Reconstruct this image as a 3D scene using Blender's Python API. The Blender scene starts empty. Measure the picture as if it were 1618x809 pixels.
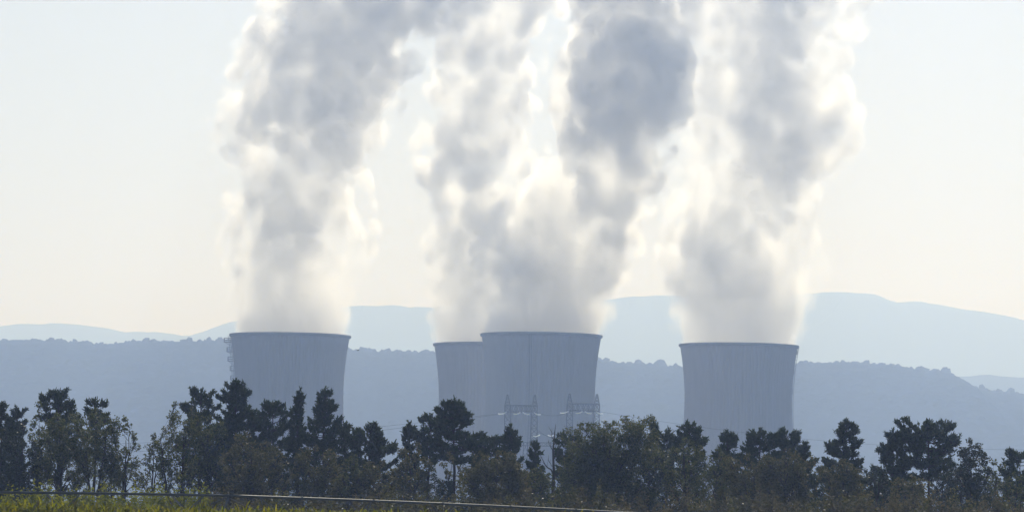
import bpy, math, random
import numpy as np
from mathutils import Vector

# ------------------------------------------------------------------ camera, sky, sun, exposure
sc = bpy.context.scene
COL = sc.collection
R = math.radians

F_PX = 7418.0                     # focal length in pixels of the 1618 x 809 photograph
CX, CY = 809.0, 404.5
EYE = Vector((0.0, 0.0, 1.6))
PITCH = math.atan((870.0 - CY) / F_PX)
ROLL = R(0.9)
_f = Vector((0, math.cos(PITCH), math.sin(PITCH)))
_r0 = Vector((1, 0, 0))
_u0 = Vector((0, -math.sin(PITCH), math.cos(PITCH)))
_r = _r0 * math.cos(ROLL) + _u0 * math.sin(ROLL)
_u = _u0 * math.cos(ROLL) - _r0 * math.sin(ROLL)


def P(px, py, Y):
    """The point at depth Y (metres north of the camera) that stands at this place of the photograph."""
    d = _f + _r * ((px - CX) / F_PX) - _u * ((py - CY) / F_PX)
    return EYE + d * (Y / d.y)


cam = bpy.data.cameras.new('camera')
cam.sensor_width = 36.0
cam.lens = 36.0 * F_PX / 1618.0
cam.clip_start = 0.5
cam.clip_end = 60000.0
camo = bpy.data.objects.new('camera', cam)
COL.objects.link(camo)
from mathutils import Matrix
M3 = Matrix((_r, _u, -_f)).transposed()
camo.matrix_world = Matrix.Translation(EYE) @ M3.to_4x4()
sc.camera = camo

SUN_EL, SUN_AZ = R(28), R(5)      # azimuth from +Y (the viewing direction) towards +X
world = bpy.data.worlds.new('World')
sc.world = world
world.use_nodes = True
wn = world.node_tree
bg = wn.nodes['Background']
sky = wn.nodes.new('ShaderNodeTexSky')
sky.sky_type = 'NISHITA'
sky.sun_disc = False
sky.sun_elevation = SUN_EL
sky.sun_rotation = SUN_AZ
sky.altitude = 200
sky.air_density = 1.0
sky.dust_density = 0.7
sky.ozone_density = 1.5
wn.links.new(sky.outputs[0], bg.inputs[0])
bg.inputs[1].default_value = 0.0465

sunl = bpy.data.lights.new('sun', 'SUN')
sunl.energy = 2.5
sunl.angle = R(0.53)
sunl.color = (1.0, 0.98, 0.955)
suno = bpy.data.objects.new('sun', sunl)
COL.objects.link(suno)
sdir = Vector((math.sin(SUN_AZ) * math.cos(SUN_EL), math.cos(SUN_AZ) * math.cos(SUN_EL), math.sin(SUN_EL)))
suno.rotation_euler = sdir.to_track_quat('Z', 'Y').to_euler()
suno.location = (0, 0, 900)

vs = sc.view_settings
vs.view_transform = 'Standard'
vs.look = 'None'
vs.exposure = 0.0
vs.gamma = 1.0
vs.use_curve_mapping = False
cy = sc.cycles
cy.max_bounces = 16
cy.diffuse_bounces = 3
cy.glossy_bounces = 2
cy.transmission_bounces = 4
cy.transparent_max_bounces = 8
cy.volume_bounces = 11
cy.volume_step_rate = 1.0
cy.volume_max_steps = 256
cy.use_denoising = True
cy.use_adaptive_sampling = True
cy.adaptive_threshold = 0.02


# ------------------------------------------------------------------ helpers
def tag(o, label=None, cat=None, group=None, kind=None):
    if label: o['label'] = label
    if cat: o['category'] = cat
    if group: o['group'] = group
    if kind: o['kind'] = kind
    return o


def empty(name, loc, rz=0.0, label=None, cat=None, group=None):
    o = bpy.data.objects.new(name, None)
    COL.objects.link(o)
    o.location = loc
    o.rotation_euler = (0, 0, rz)
    o.empty_display_size = 0.2
    return tag(o, label, cat, group)


def link(name, me, mat, parent=None):
    o = bpy.data.objects.new(name, me)
    COL.objects.link(o)
    if mat is not None and len(me.materials) == 0:
        me.materials.append(mat)
    if parent is not None:
        o.parent = parent
    return o


def mesh_np(name, V, Fq, smooth=False):
    """Mesh from an (n,3) vertex array and an (m,k) face array (all faces the same size)."""
    V = np.asarray(V, dtype=np.float32)
    Fq = np.asarray(Fq, dtype=np.int32)
    me = bpy.data.meshes.new(name)
    n, m, k = len(V), len(Fq), Fq.shape[1]
    me.vertices.add(n)
    me.vertices.foreach_set('co', V.ravel())
    me.loops.add(m * k)
    me.loops.foreach_set('vertex_index', Fq.ravel())
    me.polygons.add(m)
    me.polygons.foreach_set('loop_start', np.arange(0, m * k, k, dtype=np.int32))
    if smooth:
        me.polygons.foreach_set('use_smooth', np.ones(m, dtype=bool))
    me.update(calc_edges=True)
    return me


class MB:
    """Collects tubes and boxes into one mesh."""
    def __init__(self):
        self.v, self.f = [], []

    def tube(self, pts, rad, sides=6, cap=True):
        pts = [Vector(p) for p in pts]
        if not hasattr(rad, '__len__'):
            rad = [rad] * len(pts)
        base = len(self.v)
        for i, p in enumerate(pts):
            a = pts[max(i - 1, 0)]; b = pts[min(i + 1, len(pts) - 1)]
            t = (b - a).normalized()
            ref = Vector((0, 0, 1)) if abs(t.z) < 0.9 else Vector((1, 0, 0))
            e1 = t.cross(ref).normalized(); e2 = t.cross(e1)
            for k in range(sides):
                an = 2 * math.pi * k / sides
                self.v.append(p + (e1 * math.cos(an) + e2 * math.sin(an)) * rad[i])
        for i in range(len(pts) - 1):
            for k in range(sides):
                k2 = (k + 1) % sides
                self.f.append((base + i * sides + k, base + i * sides + k2, base + (i + 1) * sides + k2, base + (i + 1) * sides + k))
        if cap:
            self.f.append(tuple(base + k for k in range(sides))[::-1])
            self.f.append(tuple(base + (len(pts) - 1) * sides + k for k in range(sides)))
        return self

    def box(self, c, s, rz=0.0):
        base = len(self.v)
        ca, sa = math.cos(rz), math.sin(rz)
        for dz in (-1, 1):
            for dx, dy in ((-1, -1), (1, -1), (1, 1), (-1, 1)):
                x, y = dx * s[0] / 2, dy * s[1] / 2
                self.v.append(Vector((c[0] + x * ca - y * sa, c[1] + x * sa + y * ca, c[2] + dz * s[2] / 2)))
        for q in ((3, 2, 1, 0), (4, 5, 6, 7), (0, 1, 5, 4), (1, 2, 6, 5), (2, 3, 7, 6), (3, 0, 4, 7)):
            self.f.append(tuple(base + i for i in q))
        return self

    def build(self, name, mat, parent=None, smooth=False):
        me = bpy.data.meshes.new(name)
        me.from_pydata([tuple(v) for v in self.v], [], self.f)
        if smooth:
            me.polygons.foreach_set('use_smooth', np.ones(len(me.polygons), dtype=bool))
        me.update()
        return link(name, me, mat, parent)


def vnoise(x, y, seed=0):
    """Smooth value noise, numpy arrays in, 0..1 out."""
    x = np.asarray(x, float); y = np.asarray(y, float)
    xi = np.floor(x).astype(np.int64); yi = np.floor(y).astype(np.int64)
    xf = x - xi; yf = y - yi
    u = xf * xf * (3 - 2 * xf); v = yf * yf * (3 - 2 * yf)

    def h(a, b):
        n = (a * 374761393 + b * 668265263 + seed * 1442695041) & 0xffffffff
        n = ((n ^ (n >> 13)) * 1274126177) & 0xffffffff
        return ((n ^ (n >> 16)) & 0xffff) / 65535.0
    return (h(xi, yi) * (1 - u) + h(xi + 1, yi) * u) * (1 - v) + (h(xi, yi + 1) * (1 - u) + h(xi + 1, yi + 1) * u) * v


def fbm(x, y, seed=0, oct=4):
    s, a, t = 0.0, 1.0, 0.0
    for k in range(oct):
        s = s + a * vnoise(x * 2 ** k, y * 2 ** k, seed + 17 * k); t += a; a *= 0.5
    return s / t


def smooth01(a, b, x):
    t = np.clip((np.asarray(x, float) - a) / (b - a), 0, 1)
    return t * t * (3 - 2 * t)


# ------------------------------------------------------------------ materials
def new_mat(name):
    m = bpy.data.materials.new(name)
    m.use_nodes = True
    nt = m.node_tree
    return m, nt, nt.nodes, nt.links, nt.nodes['Principled BSDF']


def noise_mat(name, c1, c2, scale, rough=0.9, detail=5, stretch=None, bump=0.0, bump_scale=None, spec=0.2, bump_dist=0.3):
    m, nt, N, L, b = new_mat(name)
    tc = N.new('ShaderNodeTexCoord'); mp = N.new('ShaderNodeMapping')
    L.new(tc.outputs['Object'], mp.inputs[0])
    if stretch: mp.inputs['Scale'].default_value = stretch
    n = N.new('ShaderNodeTexNoise'); n.inputs['Scale'].default_value = scale; n.inputs['Detail'].default_value = detail
    L.new(mp.outputs[0], n.inputs['Vector'])
    r = N.new('ShaderNodeValToRGB')
    r.color_ramp.elements[0].position = 0.32; r.color_ramp.elements[1].position = 0.68
    r.color_ramp.elements[0].color = (*c1, 1); r.color_ramp.elements[1].color = (*c2, 1)
    L.new(n.outputs['Fac'], r.inputs[0]); L.new(r.outputs[0], b.inputs['Base Color'])
    b.inputs['Roughness'].default_value = rough
    b.inputs['Specular IOR Level'].default_value = spec
    if bump:
        n2 = N.new('ShaderNodeTexNoise'); n2.inputs['Scale'].default_value = bump_scale or scale * 4; n2.inputs['Detail'].default_value = 6
        L.new(mp.outputs[0], n2.inputs['Vector'])
        bp = N.new('ShaderNodeBump'); bp.inputs['Strength'].default_value = bump; bp.inputs['Distance'].default_value = bump_dist
        L.new(n2.outputs['Fac'], bp.inputs['Height']); L.new(bp.outputs[0], b.inputs['Normal'])
    return m


def leaf_mat(name, cols, trans=0.35, rough=0.6, spec=0.3):
    """Foliage: each leaf its own tint, part of the light passing through it."""
    m, nt, N, L, b = new_mat(name)
    g = N.new('ShaderNodeNewGeometry')
    r = N.new('ShaderNodeValToRGB')
    e = r.color_ramp.elements
    while len(e) < len(cols): e.new(0.5)
    for i, c in enumerate(cols):
        e[i].position = i / (len(cols) - 1); e[i].color = (*c, 1)
    L.new(g.outputs['Random Per Island'], r.inputs[0])
    L.new(r.outputs[0], b.inputs['Base Color'])
    b.inputs['Roughness'].default_value = rough
    b.inputs['Specular IOR Level'].default_value = spec
    t = N.new('ShaderNodeBsdfTranslucent')
    hs = N.new('ShaderNodeHueSaturation'); hs.inputs['Value'].default_value = 1.9; hs.inputs['Saturation'].default_value = 1.1
    L.new(r.outputs[0], hs.inputs['Color']); L.new(hs.outputs[0], t.inputs['Color'])
    mx = N.new('ShaderNodeMixShader'); mx.inputs[0].default_value = trans
    L.new(b.outputs[0], mx.inputs[1]); L.new(t.outputs[0], mx.inputs[2])
    L.new(mx.outputs[0], N['Material Output'].inputs['Surface'])
    return m


def plain_mat(name, c, rough=0.5, metal=0.0, spec=0.4):
    m, nt, N, L, b = new_mat(name)
    n = N.new('ShaderNodeTexNoise'); n.inputs['Scale'].default_value = 3.0; n.inputs['Detail'].default_value = 4
    tc = N.new('ShaderNodeTexCoord'); L.new(tc.outputs['Object'], n.inputs['Vector'])
    mr = N.new('ShaderNodeMapRange'); mr.inputs['To Min'].default_value = 0.8; mr.inputs['To Max'].default_value = 1.15
    L.new(n.outputs['Fac'], mr.inputs['Value'])
    hs = N.new('ShaderNodeHueSaturation'); hs.inputs['Color'].default_value = (*c, 1)
    L.new(mr.outputs[0], hs.inputs['Value']); L.new(hs.outputs[0], b.inputs['Base Color'])
    b.inputs['Roughness'].default_value = rough; b.inputs['Metallic'].default_value = metal
    b.inputs['Specular IOR Level'].default_value = spec
    return m


MAT = {}
MAT['ground'] = noise_mat('ground', (0.06, 0.07, 0.025), (0.12, 0.10, 0.05), 0.02, bump=0.4, bump_scale=0.8, spec=0.05)
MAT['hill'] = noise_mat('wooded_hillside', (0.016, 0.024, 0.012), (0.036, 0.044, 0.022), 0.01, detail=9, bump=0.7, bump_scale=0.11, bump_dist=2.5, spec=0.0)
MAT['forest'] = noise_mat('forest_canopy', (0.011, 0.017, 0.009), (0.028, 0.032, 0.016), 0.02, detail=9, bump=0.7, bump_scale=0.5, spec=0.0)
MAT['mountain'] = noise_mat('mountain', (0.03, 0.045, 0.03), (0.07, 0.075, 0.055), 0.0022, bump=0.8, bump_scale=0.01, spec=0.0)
MAT['bark'] = noise_mat('bark', (0.035, 0.028, 0.022), (0.085, 0.068, 0.052), 2.0, stretch=(1, 1, 0.2), bump=0.5)
MAT['dead_bark'] = noise_mat('dead_bark', (0.05, 0.045, 0.04), (0.12, 0.105, 0.09), 2.0, stretch=(1, 1, 0.2), bump=0.5)
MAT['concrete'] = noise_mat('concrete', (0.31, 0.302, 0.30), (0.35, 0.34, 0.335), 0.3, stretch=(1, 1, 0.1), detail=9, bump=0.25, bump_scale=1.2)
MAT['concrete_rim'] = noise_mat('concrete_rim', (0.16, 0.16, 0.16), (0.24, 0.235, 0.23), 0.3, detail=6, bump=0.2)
MAT['steel'] = plain_mat('galvanised_steel', (0.10, 0.105, 0.11), 0.7, 0.2)
MAT['pipe'] = plain_mat('galvanised_pipe', (0.17, 0.175, 0.17), 0.52, 0.45)
MAT['rubber'] = plain_mat('rubber', (0.03, 0.03, 0.03), 0.8)


# ------------------------------------------------------------------ ground
def gz(x, y):
    y = np.asarray(y, float)
    z = 1.3 * smooth01(60, 190, y) + 1.9 * smooth01(258, 296, y) - 3.2 * smooth01(420, 800, y)
    return z


def ground_z(x, y):
    return float(gz(x, y))


def grid_mesh(name, xs, ys, Z):
    nx, ny = len(xs), len(ys)
    X, Y = np.meshgrid(xs, ys)
    V = np.stack([X, Y, Z], -1).reshape(-1, 3)
    i = np.arange(ny - 1)[:, None] * nx + np.arange(nx - 1)[None, :]
    Fq = np.stack([i, i + 1, i + 1 + nx, i + nx], -1).reshape(-1, 4)
    return mesh_np(name, V, Fq, True)


gx = np.concatenate([np.linspace(-4400, -300, 12), np.linspace(-200, 200, 41), np.linspace(300, 4400, 12)])
gy = np.concatenate([np.linspace(-150, 40, 6), np.linspace(50, 1150, 100), np.linspace(1300, 16800, 40)])
GX, GY = np.meshgrid(gx, gy)
GZ = gz(GX, GY) + (fbm(GX * 0.05, GY * 0.05, 3) - 0.5) * 0.25 * smooth01(20, 60, GY)
tag(link('ground', grid_mesh('ground', gx, gy, GZ), MAT['ground']), 'flat farmland and river plain under the trees and towers', 'ground', kind='structure')


# ------------------------------------------------------------------ hills
def ridge(name, prof, Y, depth_front, depth_back, step, rough, seed, label, mat, xlo=-1500, xhi=3100, foot=0.0):
    """A long hill whose crest line passes the profile's points at distance Y."""
    pxs = np.array([p[0] for p in prof], float); pys = np.array([p[1] for p in prof], float)
    cx_, cz_ = [], []
    for px in np.arange(xlo, xhi + 1, 10.0):
        py = np.interp(px, pxs, pys)
        q = P(px, py, Y)
        cx_.append(q.x); cz_.append(q.z)
    cx_, cz_ = np.array(cx_), np.array(cz_)
    xs = np.arange(cx_[0], cx_[-1], step)
    crest = np.interp(xs, cx_, cz_)
    ys = np.concatenate([np.arange(Y - depth_front, Y, step * 1.5), np.arange(Y, Y + depth_back, step * 2.5)])
    X, YY = np.meshgrid(xs, ys)
    t = np.where(YY <= Y, smooth01(Y - depth_front, Y, YY) ** 0.8, 1 - 0.75 * smooth01(Y, Y + depth_back, YY))
    edge = smooth01(0, 0.06, (X - xs[0]) / (xs[-1] - xs[0])) * smooth01(0, 0.06, (xs[-1] - X) / (xs[-1] - xs[0]))
    bumps = (fbm(X / (step * 9), YY / (step * 9), seed, 4) - 0.5) * rough * np.clip(np.abs(YY - Y) / (depth_front * 0.25), 0, 1)
    gully = (np.abs(fbm(X / (step * 30), YY / (step * 90), seed + 5, 3) - 0.5) * 2) * rough * 3.0 * (1 - np.abs(2 * t - 1)) * (YY < Y)
    Z = foot + (crest[None, :] - foot) * t * (0.25 + 0.75 * edge) + (bumps - gully) * t
    Z = Z + (fbm(X / 60.0, YY * 0 + 7.3, seed + 9, 4) - 0.5) * rough * 0.7 * t
    Z = np.where(YY <= ys[0] + 1e-3, -0.6, Z)
    me = grid_mesh(name, xs, ys, Z)
    o = tag(link(name, me, mat), label, 'hill', kind='structure')
    return xs, ys, Z


far_prof = [(-1500, 520), (-700, 505), (-200, 520), (0, 516), (40, 515), (90, 513), (130, 516), (200, 524), (300, 532), (330, 523), (362, 514),
            (430, 497), (500, 490), (560, 486), (620, 485), (680, 486), (760, 485), (860, 480), (950, 475), (1000, 470), (1065, 468), (1180, 466),
            (1280, 466), (1330, 463), (1370, 468), (1400, 478), (1450, 480), (1500, 486), (1560, 498), (1618, 508), (1800, 530), (2400, 520), (3100, 560)]
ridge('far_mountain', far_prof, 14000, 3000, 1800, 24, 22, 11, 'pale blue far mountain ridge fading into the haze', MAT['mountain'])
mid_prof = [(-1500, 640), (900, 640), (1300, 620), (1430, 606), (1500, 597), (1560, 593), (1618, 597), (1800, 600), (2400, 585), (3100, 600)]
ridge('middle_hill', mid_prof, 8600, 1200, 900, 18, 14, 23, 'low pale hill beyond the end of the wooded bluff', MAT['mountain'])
near_prof = [(-1500, 560), (-600, 545), (0, 551), (60, 549), (125, 552), (150, 558), (200, 555), (230, 551), (260, 554), (300, 552), (360, 550),
             (450, 556), (556, 566), (600, 569), (650, 568), (690, 573), (800, 578), (950, 584), (1000, 587), (1075, 593), (1140, 591), (1260, 586),
             (1330, 584), (1400, 590), (1480, 600), (1498, 606), (1506, 622), (1560, 630), (1618, 635), (1900, 645), (2500, 620), (3100, 640)]
NX, NY, NZ = ridge('wooded_hill', near_prof, 5500, 1500, 900, 9, 1.5, 31, 'blue hazy wooded hillside rising behind the cooling towers', MAT['hill'])

# the wood on the near hill: crowns too far off to pick apart on the slope, one mass
ICO_V, ICO_F = None, None
import bmesh
_bm = bmesh.new(); bmesh.ops.create_icosphere(_bm, subdivisions=2, radius=1.0)
ICO_V = np.array([v.co[:] for v in _bm.verts]); ICO_F = np.array([[v.index for v in f.verts] for f in _bm.faces]); _bm.free()
_bm = bmesh.new(); bmesh.ops.create_icosphere(_bm, subdivisions=1, radius=1.0)
ICO1_V = np.array([v.co[:] for v in _bm.verts]); ICO1_F = np.array([[v.index for v in f.verts] for f in _bm.faces]); _bm.free()
rng = np.random.default_rng(5)


def forest(n, ylo, yhi, xlo, xhi, smin, smax, ICO_V=ICO_V, ICO_F=ICO_F, flat=1.0):
    x = rng.uniform(xlo, xhi, n); y = 5500 + rng.uniform(ylo, yhi, n)
    ix = np.clip(np.searchsorted(NX, x) - 1, 0, len(NX) - 2); iy = np.clip(np.searchsorted(NY, y) - 1, 0, len(NY) - 2)
    z = NZ[iy, ix]
    s = rng.uniform(smin, smax, n) * (0.75 + 0.6 * rng.random(n) ** 3)
    k = len(ICO_V)
    ph = rng.uniform(0, 6.28, (n, 3, 1))
    d = ICO_V[None, :, :]
    rr = 1 + 0.22 * np.sin(3.1 * d[..., 0] + ph[:, 0]) + 0.2 * np.sin(4.3 * d[..., 1] + 2 * d[..., 2] + ph[:, 1]) + 0.18 * np.sin(5.2 * d[..., 2] + ph[:, 2]) \
        + rng.uniform(-0.06, 0.06, (n, k))
    V = d * rr[..., None] * s[:, None, None] * np.stack([np.ones(n), np.ones(n), flat * rng.uniform(0.8, 1.25, n)], -1)[:, None, :]
    V = V + np.stack([x, y, z + s * 0.25 + 4.6], -1)[:, None, :]
    Fq = ICO_F[None] + (np.arange(n) * k)[:, None, None]
    return V.reshape(-1, 3), Fq.reshape(-1, 3)


fa = forest(1500, -30, 20, -850, 850, 2.6, 5.2)
# the canopy on the slope: a closed surface of crown after crown
cxs = np.arange(-660, 661, 2.9); cys = 5500 + np.arange(-1380, 45, 4.8)
CXg, CYg = np.meshgrid(cxs, cys)
ixg = np.clip(np.searchsorted(NX, CXg) - 1, 0, len(NX) - 2); iyg = np.clip(np.searchsorted(NY, CYg) - 1, 0, len(NY) - 2)
fx = (CXg - NX[ixg]) / (NX[ixg + 1] - NX[ixg]); fy = (CYg - NY[iyg]) / (NY[iyg + 1] - NY[iyg])
base_z = (NZ[iyg, ixg] * (1 - fx) + NZ[iyg, ixg + 1] * fx) * (1 - fy) + (NZ[iyg + 1, ixg] * (1 - fx) + NZ[iyg + 1, ixg + 1] * fx) * fy
CELL = 8.6


def hash01(a, b, sd):
    n = (a * 374761393 + b * 668265263 + sd * 1442695041) & 0xffffffff
    n = ((n ^ (n >> 13)) * 1274126177) & 0xffffffff
    return ((n ^ (n >> 16)) & 0xffff) / 65535.0


gi = np.floor(CXg / CELL).astype(np.int64); gj = np.floor(CYg / CELL).astype(np.int64)
dome = np.zeros_like(CXg)
for a in (-1, 0, 1):
    for b_ in (-1, 0, 1):
        u_, v_ = gi + a, gj + b_
        ox = (u_ + hash01(u_, v_, 1)) * CELL; oy = (v_ + hash01(u_, v_, 2)) * CELL
        rad_ = CELL * (0.55 + 0.5 * hash01(u_, v_, 3))
        dome = np.maximum(dome, (2.9 + 4.2 * hash01(u_, v_, 4) ** 1.5) * np.sqrt(np.clip(1 - ((CXg - ox) ** 2 + (CYg - oy) ** 2) / rad_ ** 2, 0, 1)))
canz = base_z + 1.2 + dome
nx_, ny_ = len(cxs), len(cys)
ii = np.arange(ny_ - 1)[:, None] * nx_ + np.arange(nx_ - 1)[None, :]
a0 = np.stack([ii, ii + 1, ii + 1 + nx_], -1).reshape(-1, 3); a1 = np.stack([ii, ii + 1 + nx_, ii + nx_], -1).reshape(-1, 3)
cv = np.stack([CXg, CYg, canz], -1).reshape(-1, 3)
FV = np.concatenate([fa[0], cv]); FF = np.concatenate([fa[1], a0 + len(fa[0]), a1 + len(fa[0])])
tag(link('forest', mesh_np('forest', FV, FF, True), MAT['forest']), 'continuous dark woodland canopy along the crest of the hazy hillside', 'forest', kind='stuff')


# ------------------------------------------------------------------ cooling towers
def tower_r(z, H, rt, zt, b):
    return rt * math.sqrt(1 + ((z - zt) / b) ** 2)


def cooling_tower(cx_px, cy_px, Y, half_px, label):
    top = P(cx_px, cy_px, Y)
    base_z = ground_z(top.x, Y)
    H = top.z - base_z
    Rrim = half_px * Y / F_PX
    r_top = Rrim - 1.2
    zt = H - 32.0
    b = 68.0
    rt = r_top / math.sqrt(1 + (32.0 / b) ** 2)
    root = empty('cooling_tower', (top.x, Y, base_z), 0, label, 'cooling tower', 'cooling towers of the power station')
    prof = lambda z: tower_r(z, H, rt, zt, b)
    seg = 384
    zs = np.linspace(8.5, H - 1.4, 26)
    th = np.arange(seg) * 2 * math.pi / seg
    rib = np.where(np.arange(seg) % 4 < 2, 0.38, 0.0)
    V = []
    for z in zs: V.append(np.stack([(prof(z) + rib) * np.cos(th), (prof(z) + rib) * np.sin(th), np.full(seg, z)], -1))
    for z in zs[::-1]: V.append(np.stack([(prof(z) - 0.7) * np.cos(th), (prof(z) - 0.7) * np.sin(th), np.full(seg, z)], -1))
    n = len(V); V = np.concatenate(V)
    i = np.arange(n)[:, None] * seg; i2 = (np.arange(n)[:, None] + 1) % n * seg
    k = np.arange(seg)[None, :]; k2 = (k + 1) % seg
    Fq = np.stack([i + k, i + k2, i2 + k2, i2 + k], -1).reshape(-1, 4)
    shell = link('shell', mesh_np('shell', V, Fq, True), MAT['concrete'], root)
    # rim ring: a stiffening cornice round the mouth
    rr = r_top
    prof_ring = [(rr - 0.9, H - 1.4), (rr + 0.22, H - 1.6), (rr + 1.0, H - 1.2), (rr + 1.0, H - 0.25), (rr + 0.8, H), (rr - 0.9, H)]
    V = np.concatenate([np.stack([a * np.cos(th), a * np.sin(th), np.full(seg, z)], -1) for a, z in prof_ring])
    n = len(prof_ring); i = np.arange(n)[:, None] * seg; i2 = (np.arange(n)[:, None] + 1) % n * seg
    Fq = np.stack([i + k, i + k2, i2 + k2, i2 + k], -1).reshape(-1, 4)
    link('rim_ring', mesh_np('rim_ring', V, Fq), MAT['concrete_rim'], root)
    # leaning support columns under the shell
    nc = 40
    cm = MB(); r0, r1 = prof(8.5) - 0.35, prof(0) + 0.6
    cm.tube([(r1, 0, 0), (r0 * math.cos(0.075), r0 * math.sin(0.075), 8.6)], 0.45, 6)
    cme = None
    for q in range(nc):
        for s in (1, -1):
            if cme is None:
                c = cm.build('support_column', MAT['concrete'], root, True); cme = c.data
            else:
                c = link('support_column', cme, None, root)
            c.rotation_euler = (0, 0, q * 2 * math.pi / nc); c.scale = (1, s, 1)
    wall = MB()
    ring = [(r1 + 2.5, 0), (r1 + 2.5, 1.6), (r1 + 2.0, 1.6), (r1 + 2.0, 0)]
    th2 = np.arange(96) * 2 * math.pi / 96
    V = np.concatenate([np.stack([a * np.cos(th2), a * np.sin(th2), np.full(96, z)], -1) for a, z in ring])
    i = np.arange(4)[:, None] * 96; i2 = (np.arange(4)[:, None] + 1) % 4 * 96; k = np.arange(96)[None, :]; k2 = (k + 1) % 96
    link('basin_wall', mesh_np('basin_wall', V, np.stack([i + k, i + k2, i2 + k2, i2 + k], -1).reshape(-1, 4)), MAT['concrete'], root)
    return root, prof, H


def stair(root, prof, H, ang, n, gap, size):
    """Caged ladder with rest platforms climbing the shell."""
    e = Vector((math.cos(ang), math.sin(ang), 0)); s = Vector((-e.y, e.x, 0))
    m = MB()
    zs = np.linspace(12, H - 1, 26)
    for off in (-0.5, 0.5):
        m.tube([e * (prof(z) + 0.9) + s * off + Vector((0, 0, z)) for z in zs], 0.11, 4)
        m.tube([e * (prof(z) + 1.8) + s * off * 1.2 + Vector((0, 0, z)) for z in zs], 0.08, 4)
    z = 13.0
    while z < H - 1:
        p = e * (prof(z) + 0.9) + Vector((0, 0, z))
        m.tube([p - s * 0.5, p + s * 0.5], 0.07, 4)
        m.tube([p - s * 0.5, e * (prof(z) + 1.8) - s * 0.6 + Vector((0, 0, z)), e * (prof(z) + 1.8) + s * 0.6 + Vector((0, 0, z)), p + s * 0.5], 0.07, 4)
        z += 1.6
    lad = m.build('ladder', MAT['steel'], root)
    for q in range(n):
        z = H - 4.4 - q * gap
        if z < 12: break
        w = size * (1.0 if q < 1 else 0.8 if q < 3 else 0.6)
        c = e * (prof(z) + 0.1 + w / 2) + Vector((0, 0, z))
        pm = MB(); pm.box(c, (w, 2.4, 0.5), ang)
        for a in (0, 1):
            o = e * (prof(z) + 0.1 + w * a * 0.96)
            for sd in (-1.1, 1.1):
                b0 = o + s * sd + Vector((0, 0, z)); pm.tube([b0, b0 + Vector((0, 0, 2.2))], 0.2, 4)
        for zz in (1.1, 2.2):
            a0 = e * (prof(z) + 0.1); a1 = e * (prof(z) + 0.1 + w * 0.96); up = Vector((0, 0, z + zz))
            pm.tube([a0 - s * 1.1 + up, a1 - s * 1.1 + up, a1 + s * 1.1 + up, a0 + s * 1.1 + up], 0.16, 4)
        pm.tube([e * (prof(z - 2.6) + 0.05) + Vector((0, 0, z - 2.6)), e * (prof(z) + w * 0.9) + Vector((0, 0, z - 0.1))], 0.1, 4)
        pm.build('platform', MAT['steel'], lad)


TW = {}
TW['stair'] = cooling_tower(458.5, 529, 2500, 97.0, 'concrete cooling tower with a caged stair and platforms up its flank')
stair(*TW['stair'], math.pi - 0.02, 14, 5.0, 4.4)
TW['rear'] = cooling_tower(779, 544, 2622, 95.5, 'cooling tower half hidden behind the ribbed tower with the power portals before it')
TW['front'] = cooling_tower(855.5, 528.5, 2500, 97.5, 'cooling tower that overlaps another, a dark ladder line down its front, steel portals before it')
_rt, _pf, _h = TW['front']
stair(_rt, _pf, _h, -math.pi / 2 - 0.19, 0, 9, 1.0)
TW['lone'] = cooling_tower(1167.5, 545, 2622, 95.8, 'cooling tower standing alone above a row of small pines')
stair(*TW['lone'], 0.16, 6, 11.0, 1.2)


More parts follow.
